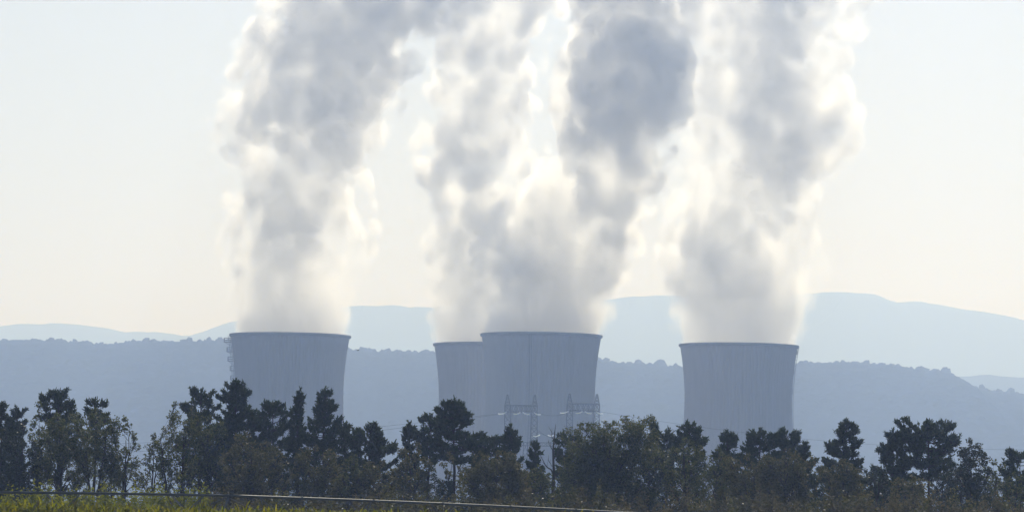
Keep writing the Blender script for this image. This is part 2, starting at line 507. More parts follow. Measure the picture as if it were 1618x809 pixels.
# ------------------------------------------------------------------ steam plumes (volumes)
def plume(name, label, Y, rows, rim_r, base, seed, dens, depth_shift=0.0, amp=1.0, thin=0.11, lowd=(0.10, 0.5, 0.9), solid=0.0):
    """rows: (y, left, right) of the plume in the photograph at distance Y; built as a round, billowing column of steam."""
    rows = sorted(rows, key=lambda r: -r[0])
    z, c, r = [], [], []
    for (py, xl, xr) in rows:
        a, b = P(xl, py, Y), P(xr, py, Y)
        z.append((a.z + b.z) / 2); c.append((a.x + b.x) / 2); r.append((b.x - a.x) / 2 * (1.0 if py > 330 else 0.97))
    z0 = base.z - 3.0
    z = [z0, base.z] + z; c = [base.x, base.x] + c; r = [rim_r, rim_r] + r
    z, c, r = np.array(z), np.array(c) - base.x, np.array(r)
    keep = np.concatenate([[True], np.diff(z) > 0.5]); z, c, r = z[keep], c[keep], r[keep]
    H = z[-1] - z0
    zn = (z - z0) / H
    org = Vector((base.x, base.y, z0))
    # bounding sleeve
    hs = np.linspace(0, 1, 30); th = np.arange(28) * 2 * math.pi / 28
    V = []
    for h in hs:
        cc = np.interp(h, zn, c); rad = np.interp(h, zn, r) * (1.0 + 0.5 * min(1, h * 12))
        V.append(np.stack([cc + rad * np.cos(th), rad * np.sin(th) + depth_shift * h, np.full(28, h * H)], -1))
    V = np.concatenate(V); i = np.arange(29)[:, None] * 28; k = np.arange(28)[None, :]; k2 = (k + 1) % 28
    Fq = np.stack([i + k, i + k2, i + 28 + k2, i + 28 + k], -1).reshape(-1, 4)
    me = bpy.data.meshes.new(name)
    me.from_pydata([tuple(v) for v in V], [], [tuple(int(a) for a in f) for f in Fq] + [tuple(range(28))[::-1], tuple(range(29 * 28, 30 * 28))])
    me.update()
    m = bpy.data.materials.new('steam'); m.use_nodes = True
    N, L = m.node_tree.nodes, m.node_tree.links
    N.remove(N['Principled BSDF'])
    out = N['Material Output']

    def math_(op, a, b=None, c_=None):
        n = N.new('ShaderNodeMath'); n.operation = op
        for s, v in zip(n.inputs, (a, b, c_)):
            if v is None: continue
            if isinstance(v, (int, float)): s.default_value = v
            else: L.new(v, s)
        return n.outputs[0]

    def mapr(v, a, b, c_, d, smooth=False):
        n = N.new('ShaderNodeMapRange'); n.clamp = True
        if smooth: n.interpolation_type = 'SMOOTHSTEP'
        L.new(v, n.inputs['Value'])
        for s, x in zip(('From Min', 'From Max', 'To Min', 'To Max'), (a, b, c_, d)): n.inputs[s].default_value = x
        return n.outputs[0]

    def curve(x, xs, ys):
        lo, hi = float(min(ys)) - 1e-3, float(max(ys)) + 1e-3
        n = N.new('ShaderNodeFloatCurve')
        cu = n.mapping.curves[0]
        pts = [(float(a), (float(b) - lo) / (hi - lo)) for a, b in zip(xs, ys)]
        cu.points[0].location = pts[0]; cu.points[1].location = pts[-1]
        for p in pts[1:-1]: cu.points.new(*p)
        n.mapping.use_clip = False
        n.mapping.update()
        L.new(x, n.inputs['Value'])
        return math_('MULTIPLY_ADD', n.outputs[0], hi - lo, lo)

    tc = N.new('ShaderNodeTexCoord')
    sp = N.new('ShaderNodeSeparateXYZ'); L.new(tc.outputs['Object'], sp.inputs[0])
    h = math_('DIVIDE', sp.outputs[2], H)
    ccx = curve(h, zn, c); rad = curve(h, zn, r)
    dx = math_('DIVIDE', math_('SUBTRACT', sp.outputs[0], ccx), rad)
    dy = math_('DIVIDE', math_('SUBTRACT', sp.outputs[1], math_('MULTIPLY', h, depth_shift)), rad)
    d = math_('SQRT', math_('ADD', math_('MULTIPLY', dx, dx), math_('MULTIPLY', dy, dy)))
    mp = N.new('ShaderNodeMapping'); L.new(tc.outputs['Object'], mp.inputs[0])
    mp.inputs['Location'].default_value = (seed * 37.1, seed * 11.3, seed * 5.7)
    mp.inputs['Scale'].default_value = (1 / 42, 1 / 42, 1 / 46)
    n1 = N.new('ShaderNodeTexNoise'); n1.inputs['Scale'].default_value = 1.0; n1.inputs['Detail'].default_value = 5.0
    n1.inputs['Roughness'].default_value = 0.67; n1.inputs['Distortion'].default_value = 0.25
    L.new(mp.outputs[0], n1.inputs['Vector'])
    n2 = N.new('ShaderNodeTexNoise'); n2.inputs['Scale'].default_value = 0.85; n2.inputs['Detail'].default_value = 4.5; n2.inputs['Roughness'].default_value = 0.66
    L.new(mp.outputs[0], n2.inputs['Vector'])
    am = mapr(h, 0.0, 0.45, 0.55 * amp, 2.1 * amp)
    v = math_('ADD', math_('SUBTRACT', 1.09, d), math_('MULTIPLY', math_('SUBTRACT', n1.outputs['Fac'], 0.5), am))
    wv = N.new('ShaderNodeVectorMath'); wv.operation = 'MULTIPLY_ADD'
    L.new(n2.outputs['Color'], wv.inputs[0]); wv.inputs[1].default_value = (0.55, 0.55, 0.55); L.new(mp.outputs[0], wv.inputs[2])
    n3 = N.new('ShaderNodeTexVoronoi'); n3.feature = 'F1'; n3.inputs['Scale'].default_value = 3.0; n3.inputs['Detail'].default_value = 0.0
    L.new(wv.outputs[0], n3.inputs['Vector'])
    fine = math_('MULTIPLY', math_('SUBTRACT', 0.5, n3.outputs['Distance']), mapr(h, 0.0, 0.25, 0.3, 1.0))     # rounded billows
    v = math_('ADD', v, fine)
    v = math_('SUBTRACT', v, math_('MULTIPLY', math_('MAXIMUM', math_('SUBTRACT', d, 1.22), 0.0), 2.5))      # no loose scraps off the column
    body = mapr(math_('DIVIDE', v, mapr(h, 0.0, 0.3, 0.10, 0.20)), 0.0, 1.0, 0.0, 1.0, True)
    inner = mapr(math_('MULTIPLY_ADD', fine, 0.3, n2.outputs['Fac']), 0.41, 0.58, thin, 1.0, True)
    inner = math_('MAXIMUM', inner, mapr(h, 0.03, 0.2, 0.95, 0.0))          # thick where it leaves the mouth
    if solid: inner = math_('MAXIMUM', inner, mapr(h, 0.33, 0.45, 0.0, solid, True))
    inner = math_('MULTIPLY', inner, mapr(h, lowd[0], lowd[1], lowd[2], 1.0, True))
    inside = mapr(d, 0.98, 1.04, 1.0, 0.0)          # at the mouth the steam fills the shell and no more
    low = mapr(h, 0.0, 0.10, 1.0, 0.0)
    keep_ = math_('SUBTRACT', 1.0, math_('MULTIPLY', low, math_('SUBTRACT', 1.0, inside)))
    fade = mapr(h, 0.88, 1.0, 1.0, 0.0)
    de = math_('MULTIPLY', math_('MULTIPLY', math_('MULTIPLY', body, inner), math_('MULTIPLY', keep_, fade)), dens)
    vsn = N.new('ShaderNodeVolumeScatter')
    vsn.inputs['Color'].default_value = (0.997, 0.989, 0.978, 1)
    vsn.inputs['Anisotropy'].default_value = 0.72
    L.new(de, vsn.inputs['Density'])
    L.new(vsn.outputs[0], out.inputs['Volume'])
    m.cycles.volume_step_rate = 0.55
    m.cycles.volume_sampling = 'MULTIPLE_IMPORTANCE'
    o = link(name, me, m)
    o.location = org
    tag(o, label, 'steam plume', 'steam plumes rising from the cooling towers')
    return o


def tower_top(key):
    root, pf, H = TW[key]
    return Vector((root.location.x, root.location.y, root.location.z + H)), pf(H) - 1.2


b, rr = tower_top('stair')
plume('steam_plume', 'billowing steam plume leaning over as it leaves the tower with the stair', 2500,
      [(480, 374, 556), (430, 368, 562), (380, 366, 578), (330, 368, 572), (290, 376, 572), (240, 352, 582), (200, 345, 600), (150, 368, 628), (100, 385, 650),
       (50, 405, 680), (0, 425, 715), (-80, 440, 760), (-260, 470, 850)], rr, b, 6.6, 0.10, thin=0.11)
b, rr = tower_top('rear')
plume('steam_plume', 'steam plume rising behind, from the half hidden tower', 2622,
      [(480, 686, 850), (430, 682, 840), (380, 678, 830), (330, 682, 840), (280, 668, 840), (240, 662, 838), (200, 676, 842), (150, 684, 848), (100, 692, 850),
       (50, 686, 866), (0, 680, 885), (-80, 690, 900), (-260, 720, 960)], rr, b, 12.9, 0.105, thin=0.2)
b, rr = tower_top('front')
plume('steam_plume', 'dense bluish grey steam plume from the tower with portals before it', 2500,
      [(480, 782, 962), (430, 772, 985), (380, 766, 1002), (330, 792, 1014), (290, 832, 1040), (240, 868, 1055), (200, 884, 1072), (150, 886, 1078), (100, 894, 1080),
       (50, 905, 1075), (0, 910, 1062), (-80, 930, 1090), (-260, 950, 1180)], rr, b, 15.2, 0.17, depth_shift=-10, amp=0.75, lowd=(0.30, 0.45, 0.7), solid=0.8)
b, rr = tower_top('lone')
plume('steam_plume', 'upright white steam plume from the tower standing alone', 2622,
      [(480, 1068, 1276), (430, 1060, 1288), (380, 1056, 1285), (330, 1062, 1282), (280, 1078, 1300), (240, 1092, 1332), (200, 1090, 1342), (150, 1074, 1335),
       (100, 1068, 1318), (50, 1066, 1340), (0, 1060, 1360), (-80, 1070, 1400), (-260, 1100, 1480)], rr, b, 9.7, 0.078, thin=0.10)

# ------------------------------------------------------------------ power portals and lines
PORT_Y = 1700.0
MAT['insulator'] = leaf_mat('glass_insulator', [(0.75, 0.77, 0.78), (0.85, 0.86, 0.86)], trans=0.6, rough=0.2, spec=0.6)


def lattice(mb, p0, p1, w0, w1, n, r, ex=Vector((1, 0, 0)), ey=Vector((0, 1, 0))):
    """Four-legged lattice column from p0 to p1, tapering from w0 to w1, with zigzag bracing."""
    p0, p1 = Vector(p0), Vector(p1)
    rows = []
    for i in range(n + 1):
        t = i / n
        c = p0.lerp(p1, t); w = (w0 + (w1 - w0) * t) / 2
        rows.append([c + ex * (a * w) + ey * (b_ * w) for a, b_ in ((-1, -1), (1, -1), (1, 1), (-1, 1))])
    for k in range(4):
        mb.tube([q[k] for q in rows], r, 4)
    for i in range(n):
        for k in range(4):
            a, b_ = (k, (k + 1) % 4) if i % 2 == 0 else ((k + 1) % 4, k)
            mb.tube([rows[i][a], rows[i + 1][b_]], r * 0.6, 3, False)
            if i % 2 == 0: mb.tube([rows[i][k], rows[i][(k + 1) % 4]], r * 0.6, 3, False)


def insulator(p0, p1, parent):
    """A string of glass discs."""
    p0, p1 = Vector(p0), Vector(p1)
    m = MB(); n = 14
    pts, rad = [], []
    for i in range(n):
        for dt, rr_ in ((0.0, 0.10), (0.3, 0.30), (0.55, 0.30), (0.85, 0.10)):
            t = (i + dt) / n
            q = p0.lerp(p1, t); q.z -= 0.35 * math.sin(math.pi * t)
            pts.append(q); rad.append(rr_)
    m.tube(pts, rad, 6)
    m.build('insulator_string', MAT['insulator'], parent)


def portal(xl, xr, ytop, ybeam0, ybeam1, label):
    a, c = P(xl, ytop, PORT_Y), P(xr, ytop, PORT_Y)
    mid = (a.x + c.x) / 2; g0 = ground_z(mid, PORT_Y)
    root = empty('power_portal', (mid, PORT_Y, g0), 0, label, 'pylon', 'steel portals before the cooling towers')
    zt_ = (a.z + c.z) / 2 - g0
    zb0 = P((xl + xr) / 2, ybeam0, PORT_Y).z - g0; zb1 = P((xl + xr) / 2, ybeam1, PORT_Y).z - g0
    half = (c.x - a.x) / 2
    for s in (-1, 1):
        m = MB()
        lattice(m, (s * (half + 1.4), 0, 0), (s * (half - 0.2), 0, zt_ * 0.72 - 0.0), 7.0, 2.3, 12, 0.24)
        lattice(m, (s * (half - 0.2), 0, zt_ * 0.72), (s * (half - 0.1), 0, zb0), 2.3, 2.0, 6, 0.22)
        lattice(m, (s * (half - 0.1), 0, zb0), (s * half, 0, zt_), 1.9, 0.3, 6, 0.18)
        m.build('mast', MAT['steel'], root)
    m = MB()
    zc = (zb0 + zb1) / 2; hgt = zb0 - zb1
    lattice(m, (-half - 0.6, 0, zc), (half + 0.6, 0, zc), hgt, hgt, 12, 0.21, Vector((0, 0, 1)), Vector((0, 1, 0)))
    m.build('beam', MAT['steel'], root)
    zz = zb1 - 0.5
    for x0, x1 in ((-half - 3.4, -half - 0.2), (-half + 2.2, -half + 4.8), (half - 4.4, half - 1.8), (half - 0.4, half + 2.2)):
        up = 0.35 if x0 < 0 else -0.35
        insulator((x0, -1.4, zz - up), (x1, -1.4, zz + up), root)
        mb = MB(); mb.tube([((x0 + x1) / 2 if abs(x0) < half else max(-half, min(half, x1 if x0 < 0 else x0)), -1.2, zb1), (x1 if x0 < 0 else x0, -1.4, zz + 0.35 * (1 if x0 < 0 else 1))], 0.07, 4)
        mb.build('hanger', MAT['steel'], root)
    return root, half, zb1, g0


po1 = portal(802, 845.5, 623.5, 640.5, 650.5, 'lattice steel portal before the dark ladder line on the cooling tower')
po2 = portal(900, 943.5, 622, 638, 649, 'lattice steel portal standing before the cooling tower edge, one mast against the hillside')


def wire(p0, p1, sag, r=0.05):
    p0, p1 = Vector(p0), Vector(p1)
    pts = []
    for i in range(25):
        t = i / 24
        q = p0.lerp(p1, t); q.z -= 4 * sag * t * (1 - t); pts.append(q)
    return MB().tube(pts, r, 4)


for k, (pa, pb, sag, r) in enumerate((((790, 653), (-260, 700), 5.0, 0.055), ((790, 654), (-260, 716), 6.0, 0.055), ((948, 650), (1900, 700), 7.0, 0.05),
                                      ((853, 653), (896, 652), 0.9, 0.06), ((848, 681), (893, 690), 1.0, 0.06), ((846, 676), (872, 692), 0.4, 0.06), ((896, 676), (872, 690), 0.4, 0.06))):
    lab = ['upper overhead cable leaving the portal by the ladder line across the hillside', 'lower overhead cable leaving the portal by the ladder line across the hillside',
           'overhead cable leaving the portal at the tower edge across the hillside', 'level slack cable strung beam to beam between the two portals',
           'low sagging cable between the portal masts above the dead tree', 'steep cable dropping from the portal by the ladder line', 'steep cable dropping from the portal at the tower edge'][k]
    tag(wire(P(*pa, PORT_Y + (0 if k > 2 else 0)), P(*pb, PORT_Y + (120 if k < 3 else 0)), sag, r).build('power_cable', MAT['steel']), lab, 'cable', 'power cables')

# lower gantry of the switchyard, only its insulators clear the trees
gy_ = 1690.0
ga, gb = P(757, 700, gy_), P(903, 697, gy_)
gg = ground_z(0, gy_)
low = empty('switchyard_gantry', ((ga.x + gb.x) / 2, gy_, gg), 0, 'low switchyard gantry with white insulator strings just above the treetops', 'gantry')
hw = (gb.x - ga.x) / 2; hz_ = (ga.z + gb.z) / 2 - gg
for s in (-1, 0, 1):
    m = MB(); lattice(m, (s * hw, 0, 0), (s * hw, 0, hz_), 2.4, 1.4, 12, 0.13); m.build('mast', MAT['steel'], low)
m = MB(); lattice(m, (-hw, 0, hz_ - 0.6), (hw, 0, hz_ - 0.6), 1.2, 1.2, 30, 0.09, Vector((0, 0, 1)), Vector((0, 1, 0))); m.build('beam', MAT['steel'], low)
for x0, y0, x1, y1 in ((766.5, 690.5, 777.5, 688.2), (793, 689.5, 799, 688.5), (842, 688.8, 853.5, 686.2), (865.5, 687.2, 877, 686.8), (887, 686.2, 898, 688.5)):
    q0, q1 = P(x0, y0, gy_ - 1), P(x1, y1, gy_ - 1)
    o0 = low.location
    insulator(q0 - o0, q1 - o0, low)
    m = MB(); m.tube([(q0 + q1) / 2 - o0 - Vector((0, 0, 0.25)), ((q0 + q1) / 2 - o0).xy.to_3d() + Vector((0, 1, hz_))], 0.06, 4); m.build('hanger', MAT['steel'], low)

# ------------------------------------------------------------------ irrigation line over the maize
irr = empty('irrigation_line', (P(200, 779, 238).x, 238, ground_z(0, 238)), 0, 'long galvanised irrigation pipe on wheeled frames above the maize', 'irrigation pipe')
IO = irr.location.copy()
nodes_px = [(-420, 778, 243), (360, 782.5, 239), (1010, 810.5, 262), (1720, 838, 284)]
NODES = [P(*q) - IO for q in nodes_px]
for q in range(len(NODES) - 1):
    a, c = NODES[q], NODES[q + 1]
    n = 30
    bow = (0.10, 0.06, 0.05)[q]
    pts = [a.lerp(c, i / n) + Vector((0, 0, bow * math.sin(math.pi * i / n))) for i in range(n + 1)]
    sp = MB().tube(pts, 0.066, 10).build('pipe', MAT['pipe'], irr, True)
    # flanges between pipe lengths
    for i in range(0, n + 1, 5):
        d = (pts[min(i + 1, n)] - pts[max(i - 1, 0)]).normalized()
        MB().tube([pts[i] - d * 0.03, pts[i] + d * 0.03], 0.10, 10).build('flange', MAT['pipe'], sp)
    side = (c - a).normalized().cross(Vector((0, 0, 1))).normalized()
    nv = max(3, int((c - a).length / 5.7))
    apex = []
    for k in range(nv):
        t = (k + 0.5 + (0.18 if q == 0 else 0)) / nv
        t = min(t, 0.97)
        p = a.lerp(c, t) + Vector((0, 0, bow * math.sin(math.pi * t)))
        d = (c - a).normalized()
        ap = p + Vector((0, 0, -0.78 - 0.35 * math.sin(math.pi * t)))
        apex.append(ap)
        for sg in (-1, 1):
            st = MB()
            for sd in (-1, 1):
                st.tube([p + d * (0.9 * sg), ap + side * (0.45 * sd)], 0.028, 5)
            st.build('strut', MAT['pipe'], irr)
        MB().tube([ap - side * 0.47, ap + side * 0.47], 0.028, 5).build('spreader', MAT['pipe'], irr)
        # sprinkler dropper
        dp = p + d * 2.2
        MB().tube([dp, dp + Vector((0, 0, -1.25)), dp + Vector((0, 0, -1.3)), dp + Vector((0, 0, -1.4))], [0.015, 0.015, 0.05, 0.04], 6).build('sprinkler', MAT['rubber'], irr)
    for sd in (-1, 1):
        MB().tube([a + Vector((0, 0, -0.1))] + [ap + side * (0.45 * sd) for ap in apex] + [c + Vector((0, 0, -0.1))], 0.014, 4).build('truss_rod', MAT['pipe'], irr)
    # wheeled A-frame at the far end of the span
    fr = MB(); gz0 = ground_z(0, c.y + IO.y) - IO.z
    for sd in (-1, 1):
        ft = Vector((c.x, c.y, gz0 + 0.75)) + side * (2.1 * sd)
        fr.tube([c + Vector((0, 0, -0.08)), ft], 0.05, 6)
    fr.tube([Vector((c.x, c.y, gz0 + 0.75)) - side * 2.1, Vector((c.x, c.y, gz0 + 0.75)) + side * 2.1], 0.06, 6)
    fo = fr.build('frame', MAT['pipe'], irr)
    for sd in (-1, 1):
        wc = Vector((c.x, c.y, gz0 + 0.68)) + side * (2.25 * sd)
        dd = (c - a).normalized(); w = MB()
        MB().tube([wc - dd * 0.15, wc - dd * 0.13, wc + dd * 0.13, wc + dd * 0.15], [0.5, 0.67, 0.67, 0.5], 20).build('wheel', MAT['rubber'], fo)

# ------------------------------------------------------------------ maize
MAT['maize'] = leaf_mat('maize_leaf', [(0.11, 0.13, 0.012), (0.18, 0.18, 0.014), (0.24, 0.215, 0.02), (0.14, 0.16, 0.014)], trans=0.6, rough=0.7, spec=0.08)
MAT['tassel'] = leaf_mat('maize_tassel', [(0.20, 0.15, 0.06), (0.26, 0.19, 0.08)], trans=0.3)


def maize_geo(px, py, pz, hh, rg):
    """Blades and stalks for many maize plants: arrays of base points and heights."""
    n = len(px)
    V, Fq = [], []
    nb = 9
    seg = 3
    for b_ in range(nb):
        az = rg.uniform(0, 2 * math.pi, n); f = rg.uniform(0.35, 1.0, n) if b_ < nb - 3 else rg.uniform(0.82, 1.0, n)
        ln = rg.uniform(0.45, 0.85, n); w = rg.uniform(0.03, 0.055, n); el = rg.uniform(0.75, 1.35, n)
        dx, dy = np.cos(az), np.sin(az)
        rows = []
        for s in range(seg + 1):
            t = s / seg
            ang = el - t * t * rg.uniform(0.6, 2.0, n)
            if s == 0:
                cx_, cz_ = np.zeros(n), f * hh
            else:
                cx_ = cx_ + np.cos(ang) * ln / seg; cz_ = cz_ + np.sin(ang) * ln / seg
            ww = w * (1 - t ** 2) + 0.004
            c0 = np.stack([px + dx * cx_ - dy * ww, py + dy * cx_ + dx * ww, pz + cz_], -1)
            c1 = np.stack([px + dx * cx_ + dy * ww, py + dy * cx_ - dx * ww, pz + cz_], -1)
            rows.append(np.stack([c0, c1], 1))
        rows = np.stack(rows, 1)                     # n, seg+1, 2, 3
        base = sum(len(v) for v in V)
        V.append(rows.reshape(-1, 3))
        st = base + np.arange(n)[:, None] * (seg + 1) * 2 + np.arange(seg)[None, :] * 2
        Fq.append(np.stack([st, st + 1, st + 3, st + 2], -1).reshape(-1, 4))
    # stalk: three-sided, as quads
    base = sum(len(v) for v in V)
    st_v = []
    for lev, rr_ in ((0.0, 0.018), (1.0, 0.01)):
        for k in range(3):
            a = 2 * math.pi * k / 3
            st_v.append(np.stack([px + rr_ * math.cos(a), py + rr_ * math.sin(a), pz + hh * lev], -1))
    V.append(np.stack(st_v, 1).reshape(-1, 3))
    b0 = base + np.arange(n)[:, None] * 6
    for k in range(3):
        k2 = (k + 1) % 3
        Fq.append(np.concatenate([b0 + k, b0 + k2, b0 + 3 + k2, b0 + 3 + k], 1))
    return np.concatenate(V), np.concatenate(Fq)


rg = np.random.default_rng(12)
E0, E1 = P(-260, 797, 203), P(1250, 815, 238)        # the near edge of the field
ed = (E1 - E0); ed.z = 0; elen = ed.length; ed.normalize()
en = Vector((-ed.y, ed.x, 0))
px_, py_ = [], []
for row in range(20):
    m_ = int(elen / 0.2)
    a = (np.arange(m_) + rg.uniform(-0.3, 0.3, m_)) * 0.2
    if row > 6: a = a[rg.random(len(a)) < 0.45]
    off = row * 0.75 + rg.uniform(-0.08, 0.08, len(a))
    px_.append(E0.x + ed.x * a + en.x * off); py_.append(E0.y + ed.y * a + en.y * off)
px_, py_ = np.concatenate(px_), np.concatenate(py_)
hh = 1.70 + 0.35 * (vnoise(px_ * 0.5, py_ * 0.5, 4) - 0.5) + rg.normal(0, 0.10, len(px_))
MV, MF = maize_geo(px_, py_, gz(px_, py_), hh, rg)
tag(link('maize_field', mesh_np('maize_field', MV, MF), MAT['maize']), 'bright yellow-green standing maize crop in the foreground field', 'maize', kind='stuff')

# a few taller plants that stand out of the crop, each on its own
for (tx, ty, Yd) in ((332, 789, 214), (672, 793, 229), (668, 797, 228), (318, 793, 213), (60, 790, 206), (205, 792, 209), (118, 791, 208), (388, 793, 217), (272, 790, 212)):
    q = P(tx, ty, Yd); g = ground_z(q.x, Yd)
    one = np.array([0.0])
    v_, f_ = maize_geo(one, one, one, np.array([q.z - g - 0.25]), rg)
    r_ = empty('maize_plant', (q.x, Yd, g), 0, 'taller maize plant standing out above the rest of the crop', 'maize plant', 'tall maize plants')
    me = mesh_np('leaves', v_, f_)
    link('leaves', me, MAT['maize'], r_)
    tm = MB()
    for k in range(6):
        a = k * 1.05
        tm.tube([(0, 0, q.z - g - 0.3), (0.05 * math.cos(a), 0.05 * math.sin(a), q.z - g - 0.1), (0.12 * math.cos(a), 0.12 * math.sin(a), q.z - g)], 0.008, 3)
    tm.build('tassel', MAT['tassel'], r_)

# ------------------------------------------------------------------ trees
TREE_K = 0.50                    # the tree line stands at this share of the distances listed below, at this share of their size
MAT['pine'] = leaf_mat('pine_needles', [(0.018, 0.032, 0.010), (0.036, 0.054, 0.017), (0.062, 0.078, 0.027), (0.028, 0.042, 0.014)], trans=0.28, rough=0.6, spec=0.2)
MAT['oak'] = leaf_mat('oak_leaves', [(0.030, 0.044, 0.010), (0.068, 0.082, 0.020), (0.125, 0.125, 0.042), (0.045, 0.060, 0.014)], trans=0.45, rough=0.5, spec=0.3)
MAT['brown'] = leaf_mat('browning_leaves', [(0.038, 0.046, 0.012), (0.080, 0.080, 0.024), (0.135, 0.118, 0.046), (0.054, 0.062, 0.016)], trans=0.45, rough=0.5, spec=0.3)
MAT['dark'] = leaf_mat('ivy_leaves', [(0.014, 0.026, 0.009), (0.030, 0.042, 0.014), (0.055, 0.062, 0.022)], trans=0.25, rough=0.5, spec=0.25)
MAT['lime'] = leaf_mat('shrub_leaves', [(0.10, 0.12, 0.014), (0.15, 0.16, 0.020), (0.20, 0.20, 0.03), (0.09, 0.11, 0.018)], trans=0.6, spec=0.1)
MAT['dry'] = leaf_mat('dry_bramble', [(0.06, 0.056, 0.026), (0.105, 0.092, 0.044), (0.15, 0.125, 0.065), (0.055, 0.062, 0.024)], trans=0.4, spec=0.1)


def rand_dirs(rg, n):
    v = rg.normal(size=(n, 3)); return v / np.linalg.norm(v, axis=1, keepdims=True)


def leaves_mesh(name, C, size, rg, droop=0.3):
    """Rhomb-shaped leaves at points C."""
    n = len(C)
    nrm = rand_dirs(rg, n); nrm[:, 2] += droop; nrm /= np.linalg.norm(nrm, axis=1, keepdims=True)
    t = np.cross(nrm, rand_dirs(rg, n)); t /= np.linalg.norm(t, axis=1, keepdims=True) + 1e-9
    b_ = np.cross(nrm, t)
    s = size * rg.uniform(0.6, 1.35, (n, 1))
    V = np.stack([C - t * s * 0.5, C + b_ * s * 0.3, C + t * s * 0.5, C - b_ * s * 0.3 + nrm * s * 0.08], 1).reshape(-1, 3)
    return mesh_np(name, V, np.arange(n * 4).reshape(-1, 4))


def needles_mesh(name, C, D, L_, rg, K=8, spread=0.9, width=0.27):
    """Bottle-brush tufts at points C pointing along D."""
    n = len(C)
    d = D[:, None, :] + rg.normal(0, spread, (n, K, 3)); d[..., 2] += 0.15
    d /= np.linalg.norm(d, axis=2, keepdims=True)
    along = rg.uniform(-0.35, 0.45, (n, K, 1))
    ln = L_[:, None, None] * rg.uniform(0.35, 0.75, (n, K, 1))
    b0 = C[:, None, :] + D[:, None, :] * along * L_[:, None, None]
    side = np.cross(d, rg.normal(size=(n, K, 3))); side /= np.linalg.norm(side, axis=2, keepdims=True) + 1e-9
    w = width * rg.uniform(0.6, 1.2, (n, K, 1)) * L_[:, None, None]
    V = np.stack([b0 - side * w * 0.5, b0 + side * w * 0.5, b0 + d * ln + side * w * 0.25, b0 + d * ln - side * w * 0.25], 2).reshape(-1, 3)
    return mesh_np(name, V, np.arange(n * K * 4).reshape(-1, 4))


def bent(p0, p1, lift, n, rg, jit):
    pts = []
    for i in range(n + 1):
        t = i / n
        q = p0.lerp(p1, t); q.z += lift * (t * t - t)
        if 0 < i < n: q += Vector(rg.normal(0, jit, 3))
        pts.append(q)
    return pts


